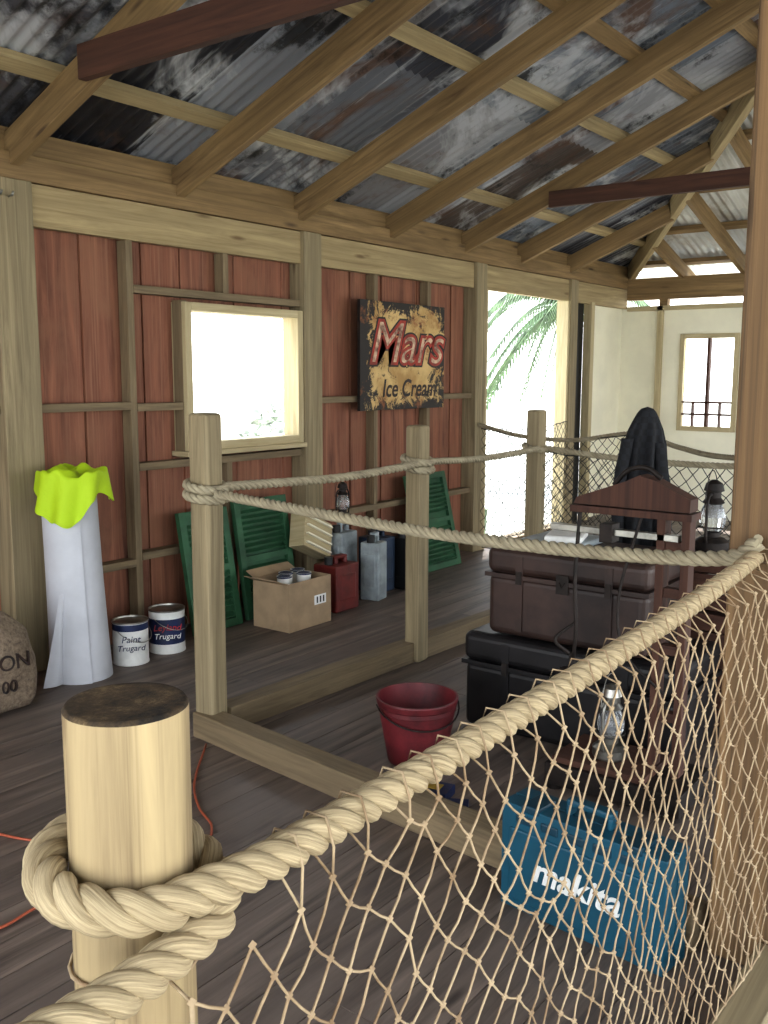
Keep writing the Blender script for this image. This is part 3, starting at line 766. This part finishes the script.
# jacket hanging on a stand
js=empty('hanging_jacket',(4.42,1.77,0)); AR=V((.6,-.8,0)); DP=V((.8,.6,0)); jc=V((4.42,1.77,0))
mb=MB()
def prof(v,pr):
    for k_ in range(len(pr)-1):
        if pr[k_][0]<=v<=pr[k_+1][0]:
            t=(v-pr[k_][0])/(pr[k_+1][0]-pr[k_][0]); return pr[k_][1]*(1-t)+pr[k_+1][1]*t
    return pr[-1][1]
def fn(u,v):
    a=u*2*math.pi; w=v*v*.35+v*.65
    ra=prof(w,[(0,0),(.008,.028),(.025,.044),(.06,.062),(.11,.084),(.18,.102),(.28,.112),(.6,.122),(1,.14)])
    rb=prof(w,[(0,0),(.008,.018),(.03,.03),(.12,.045),(.4,.055),(1,.07)])
    z=1.40-1.0*w
    k_=min(1,max(0,w-.04)*5)
    fold=.020*math.sin(a*9+1.2*math.sin(w*7)+w*2)*k_+.012*math.sin(a*4+w*5)*k_
    return jc+AR*((ra)*math.cos(a)*(1+.6*fold/.1*.3)+.022*(1-w*1.6))+DP*((rb+fold)*math.sin(a))+V((0,0,z))
mb.surf(108,70,fn,'check',closed=True)
for s_,dl in ((-1,.0),(1,.02)):
    def fn(u,v,s_=s_,dl=dl):
        a=u*2*math.pi; c0=jc+AR*(s_*(.075+.040*min(1,v*2.5)))-DP*(.03+.03*v)+V((0,0,1.25-.62*v-dl))
        fl=1+.10*math.sin(v*22+a)*(.4+v)
        return c0+AR*(.030*fl*math.cos(a))+DP*(.022*fl*math.sin(a))
    mb.surf(20,26,fn,'check',closed=True)
mb.done('jacket',js)
mb=MB(); mb.lathe([(0,0),(.14,0),(.14,.02),(.018,.04),(.018,1.34),(0,1.34)],jc,'iron',seg=20); mb.done('stand',js)

# ------------------------------------------------------------ bucket
mb=MB(); bx,by=3.05,2.12
mb.lathe([(0,.005),(.11,.005),(.115,0),(.12,.01),(.155,.215),(.158,.218),(.158,.235),(.162,.24),(.167,.262),(.166,.268),(.158,.268),(.15,.22),(.115,.03),(0,.03)],(bx,by,0),'bucket',seg=40)
e1=V((.8,-.6,0)); e2=V((-.6,-.8,0))
mb.tube([V((bx,by,0))+e1*(-.17*math.cos(a))+e2*(.165*math.sin(a))+V((0,0,.245-.07*math.sin(a))) for a in [i*math.pi/16 for i in range(17)]],.0035,'iron',seg=6)
mb.done('red_bucket')

# ------------------------------------------------------------ blue tool case
tcs=empty('tool_case',(2.3,1.05,0))
pL=V((2.325,1.31,0)); pR=V((2.26,.79,0)); d=(pR-pL).normalized(); nrm=V((d.y,-d.x,0))
if nrm.x>0: nrm=-nrm
Rm=Matrix((( d.x,-nrm.x,0),(d.y,-nrm.y,0),(0,0,1)))
o=pL; W=(pR-pL).length; HC=.32; T=.125
mb=MB()
def bx_(a,b_,m_='case'):
    a=V(a);b_=V(b_); mb.rbox(o+Rm@((a+b_)/2),b_-a,m_,R=Rm)
bx_((0,0,0),(W,T*.48,HC)); bx_((0,T*.52,0),(W,T,HC)); bx_((.004,T*.47,.004),(W-.004,T*.53,HC-.004),'case2')
mb.done('shell',tcs,bevel=.02,seg=4)
mb=MB()
bx_((.03,-.006,.03),(W-.03,.01,HC-.07))
for i in range(5): bx_((.05+i*.085,-.004,HC-.052),(.11+i*.085,.01,HC-.024),'case2')
for xx in (.07,W-.13): bx_((xx,-.006,HC-.012),(xx+.06,T*.7,HC+.012),'case2')
bx_((W*.36,T*.35,HC),(W*.39,T*.65,HC+.035)); bx_((W*.61,T*.35,HC),(W*.64,T*.65,HC+.035)); bx_((W*.36,T*.35,HC+.03),(W*.64,T*.65,HC+.05))
mb.done('details',tcs,bevel=.006)
text('makita',.105,'white',o+Rm@V((W*.49,-.008,.15)),d,(0,0,1),'lettering',tcs,shear=.25,offset=.002,extrude=.001)

# ------------------------------------------------------------ cable, packet
mb=MB()
mb.tube(catmull([(2.62,2.9,.008),(2.34,2.66,.006),(2.2,2.48,.006),(2.13,2.34,.006),(2.02,2.26,.006),(1.9,2.3,.006),(1.78,2.45,.006),(1.74,2.62,.006),(1.68,2.78,.006),(1.6,2.95,.006),(1.3,3.1,.006),(1.1,2.8,.006),(1.22,2.46,.006),(1.34,2.36,.006),(1.5,2.36,.006),(1.6,2.2,.006),(1.4,1.9,.006),(.6,1.7,.006)],10),.0045,'orange',seg=8)
mb.done('extension_cable')
mb=MB(); mb.rbox((2.80,1.90,.018),(.10,.19,.035),'bluelab',rot=(0,0,.2)); mb.rbox((2.80,1.90,.037),(.05,.12,.003),'yel',rot=(0,0,.2)); mb.rbox((2.74,1.74,.012),(.12,.10,.02),'bluelab',rot=(0,0,.5)); mb.done('fixings_packet',bevel=.003)

# ------------------------------------------------------------ outside
mb=MB(); mb.box((-80,-80,-.5),(90,90,-.4),'ground'); mb.done('ground')
def palm(name,x,y,h):
    mb=MB(); mb.tube([(x,y,-.4),(x+.1,y,h*.5),(x,y,h)],[.2,.15,.14],'bark',seg=12)
    for k2 in range(30):
        a=k2*2.4; el=random.uniform(-.3,1.0); L=random.uniform(1.5,2.1); dr=V((math.cos(a),math.sin(a),0))
        cen=[]
        for i in range(11):
            t=i/10; cen.append(V((x,y,h))+dr*(L*t*math.cos(el*.6))+V((0,0,L*(t*math.sin(el)-t*t*1.0))))
        mb.tube(cen,.012,'leaf',seg=5)
        sd=V((-dr.y,dr.x,0))
        for i in range(1,10):
            for q in (0,.33,.66):
                c=cen[i].lerp(cen[i+1],q)
                for sgn in (-1,1):
                    tip=c+sd*sgn*.26+dr*.16+V((0,0,-.34)); w=dr*.022
                    mb.poly([c-w,c+w,tip],'leaf')
    return mb.done(name)
palm('palm_tree',15.9,7.75,2.8)
def bush(name,x,y,z,r,h,n=200):
    mb=MB()
    for i in range(n):
        a=random.uniform(0,6.28); e_=random.uniform(0,1.4); rr=r*random.uniform(.7,1.05)
        c=V((x+rr*math.cos(a)*math.cos(e_),y+rr*math.sin(a)*math.cos(e_),z+h*math.sin(e_)*random.uniform(.75,1)))
        u=V((random.gauss(0,1),random.gauss(0,1),random.gauss(0,1))).normalized(); w=u.orthogonal().normalized()
        mb.poly([c-u*.16,c+w*.07,c+u*.16,c-w*.07],'hedge')
    return mb.done(name)
bush('shrub',11.0,10.3,-.4,1.0,1.6)
mb=MB(); mb.lathe([(0,-.4),(.16,-.4),(.18,-.05),(.19,-.04),(.19,-.02),(.15,-.02),(0,-.1)],(9.6,5.9,0),'leaf',seg=24); mb.done('green_tub')

# ------------------------------------------------------------ light
w=bpy.data.worlds.new('world'); scene.world=w; w.use_nodes=True; nt=w.node_tree; nt.nodes.clear()
out=N(nt,'ShaderNodeOutputWorld'); bg=N(nt,'ShaderNodeBackground'); tc=N(nt,'ShaderNodeTexCoord'); sp=N(nt,'ShaderNodeSeparateXYZ')
nt.links.new(tc.outputs['Generated'],sp.inputs[0])
nt.links.new(ramp(nt,sp.outputs[2],[(0,(.96,.98,1,1)),(1,(.70,.84,1,1))]),bg.inputs[0]); bg.inputs[1].default_value=4.6
nt.links.new(bg.outputs[0],out.inputs[0])
sun=bpy.data.lights.new('sun','SUN'); sun.energy=9; sun.angle=.01; sun.color=(1,.96,.90)
so=bpy.data.objects.new('sun',sun); scene.collection.objects.link(so)
sd=V((.45,.25,.86)); so.rotation_euler=sd.to_track_quat('Z','Y').to_euler()
scene.view_settings.view_transform='Standard'; scene.view_settings.look='None'; scene.view_settings.exposure=0.25; scene.view_settings.gamma=0.90
